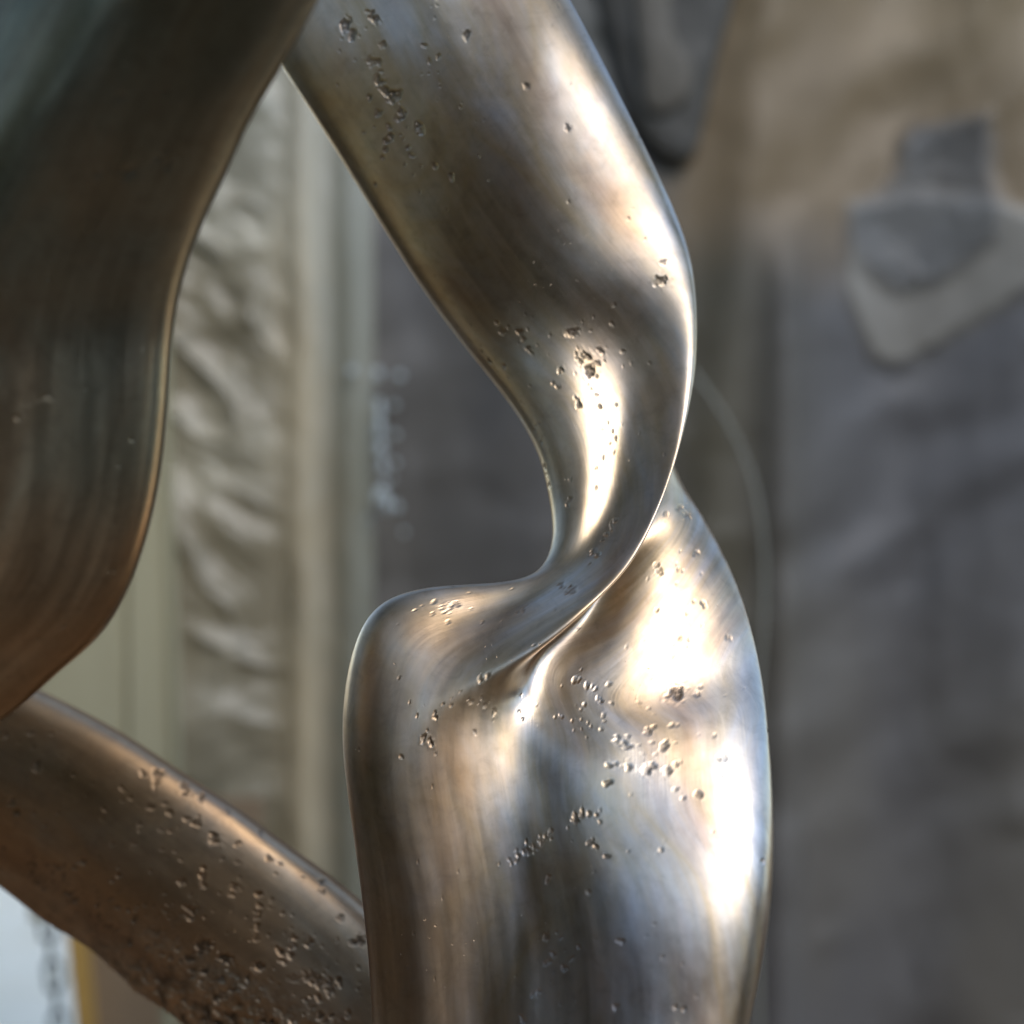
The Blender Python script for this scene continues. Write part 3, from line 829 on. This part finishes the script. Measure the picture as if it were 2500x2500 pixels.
BAG = [(2080, 260), (2600, 890)]; FLAP = [(1430, -260), (1830, 400)]
fl = empty("hanging_cloth", P(1640, 0, 2.2))
tag(fl, "dark cloth hanging in a rounded point at the top beside the main band", "cloth")
pillow("dark_lining", [(1430, -260), (1830, -260), (1790, 0), (1750, 150), (1712, 330), (1690, 385), (1655, 398), (1600, 370), (1545, 290), (1500, 150)], on_tarp(FLAP, .0), .02, m_olive, None, None, .008, 5, fl)
pillow("turned_fold", [(1530, -260), (1640, -260), (1640, 0), (1650, 100), (1690, 160), (1680, 235), (1630, 280), (1580, 270), (1560, 190), (1545, 60)], on_tarp(FLAP, .018), .02, m_taupe, None, None, .008, 7, fl)
# slack cord down the tarpaulin
def tube(name, pts, r, mat, parent=None, ns=8):
    A = [Vector(p) for p in pts]
    rows = []
    for i, p in enumerate(A):
        t = (A[min(i + 1, len(A) - 1)] - A[max(i - 1, 0)]).normalized()
        u = t.cross(Vector((0, 1, 0))).normalized(); w = t.cross(u)
        rows.append([p + (u * math.cos(2 * math.pi * j / ns) + w * math.sin(2 * math.pi * j / ns)) * r for j in range(ns)])
    return link(name, grid_mesh(name, np.array(rows), True), mat, parent)
m_cord = cloth_mat("cord", [(.3, (.17, .17, .14)), (.7, (.21, .205, .17))], (9, 9, 9), .7, .2)
cpts = [(1690, 905), (1730, 960), (1775, 1030), (1815, 1110), (1842, 1190), (1858, 1280), (1866, 1400), (1862, 1550), (1850, 1700), (1846, 1900), (1850, 2300), (1860, 2700)]
ck = np.arange(len(cpts)) * 1.0
cc = spline_open(ck, np.array(cpts, float), np.linspace(0, len(cpts) - 1, 80))
tag(tube("cord", [P(a, b_, 2.12) for a, b_ in cc], .0035, m_cord), "thin slack grey cord hanging down the tarpaulin right of the main band", "cord")

# ---------------------------------------------------------------- unseen greenery added round the clearing for the metal to mirror
m_leaf, nt, N, L, b = new_mat("leaves")
tc = N.new("ShaderNodeTexCoord"); n = noise_tex(N, L, tc.outputs["Object"], 1.5, 3, .6)
r = ramp(N, [(.3, (.018, .03, .010)), (.7, (.05, .07, .022))]); L.new(n.outputs[0], r.inputs[0]); L.new(r.outputs[0], b.inputs["Base Color"]); b.inputs["Roughness"].default_value = .6
m_bark = cloth_mat("bark", [(.3, (.05, .035, .022)), (.7, (.09, .065, .045))], (9, 9, 2), .9, .2)


def leaves(name, blobs, count, seed, parent=None):
    rg = np.random.default_rng(seed)
    vol = np.array([b_[3] * b_[4] * b_[5] for b_ in blobs]); vol = vol / vol.sum()
    k = rg.choice(len(blobs), count, p=vol)
    B = np.array(blobs)[k]
    d = rg.normal(size=(count, 3)); d /= np.linalg.norm(d, axis=1, keepdims=True)
    rr = rg.random(count) ** .4
    c = B[:, :3] + d * B[:, 3:] * rr[:, None]
    a = rg.normal(size=(count, 3)); a /= np.linalg.norm(a, axis=1, keepdims=True)
    e = np.cross(a, rg.normal(size=(count, 3))); e /= np.linalg.norm(e, axis=1, keepdims=True)
    s = rg.uniform(.05, .10, (count, 1))
    q = np.stack([c - a * s, c + e * s * .5, c + a * s, c - e * s * .5], 1).reshape(-1, 3)
    me = bpy.data.meshes.new(name)
    me.vertices.add(len(q)); me.vertices.foreach_set("co", q.astype(np.float32).reshape(-1))
    me.loops.add(len(q)); me.loops.foreach_set("vertex_index", np.arange(len(q), dtype=np.int32))
    me.polygons.add(count); me.polygons.foreach_set("loop_start", (np.arange(count) * 4).astype(np.int32)); me.polygons.foreach_set("loop_total", np.full(count, 4, np.int32))
    me.update(calc_edges=True)
    return link(name, me, m_leaf, parent)


def tree(x, y, h, rad, seed, label):
    t = empty("tree", (x, y, 0)); tag(t, label, "tree", "trees round the clearing")
    rr = random.Random(seed)
    tube("trunk", [(x + .05 * math.sin(i), y, i * h * .7 / 6) for i in range(7)], .13, m_bark, t, 10)
    blobs = [(x + rr.uniform(-.6, .6) * rad, y + rr.uniform(-.6, .6) * rad, h * rr.uniform(.22, .9), rad * rr.uniform(.45, .7), rad * rr.uniform(.45, .7), h * .16) for _ in range(15)]
    leaves("crown", blobs, 11000, seed, t)


tree(-2.7, -.5, 8.5, 2.5, 3, "dark green tree left of the camera, mirrored in the near band")
tree(-5.6, -4.4, 5.6, 1.9, 4, "dark green tree well behind the camera, mirrored in the metal")
tree(4.6, -.6, 3.0, 1.7, 6, "low dark bushy tree, unseen on the right, added to darken right-facing metal")
tree(2.8, -4.4, 3.4, 1.5, 7, "small dark tree, unseen behind on the right, added to darken reflections")
tree(1.0, -5.4, 3.6, 1.5, 8, "small dark tree straight behind the camera")
hb = [(x * .9 + random.Random(int(x * 9)).uniform(-.3, .3), -4.6, 1.75, .85, .5, 1.95) for x in np.arange(-6, 7)]
h2 = leaves("hedge", [(-4.2, y, 1.5, .6, .7, 1.6) for y in np.arange(-3.5, 3.6, .9)], 16000, 12)
tag(h2, "tall dark green hedge along the left side of the clearing", "hedge")
hd = leaves("hedge", hb, 42000, 9)
tag(hd, "dark green hedge across the clearing behind the camera", "hedge")
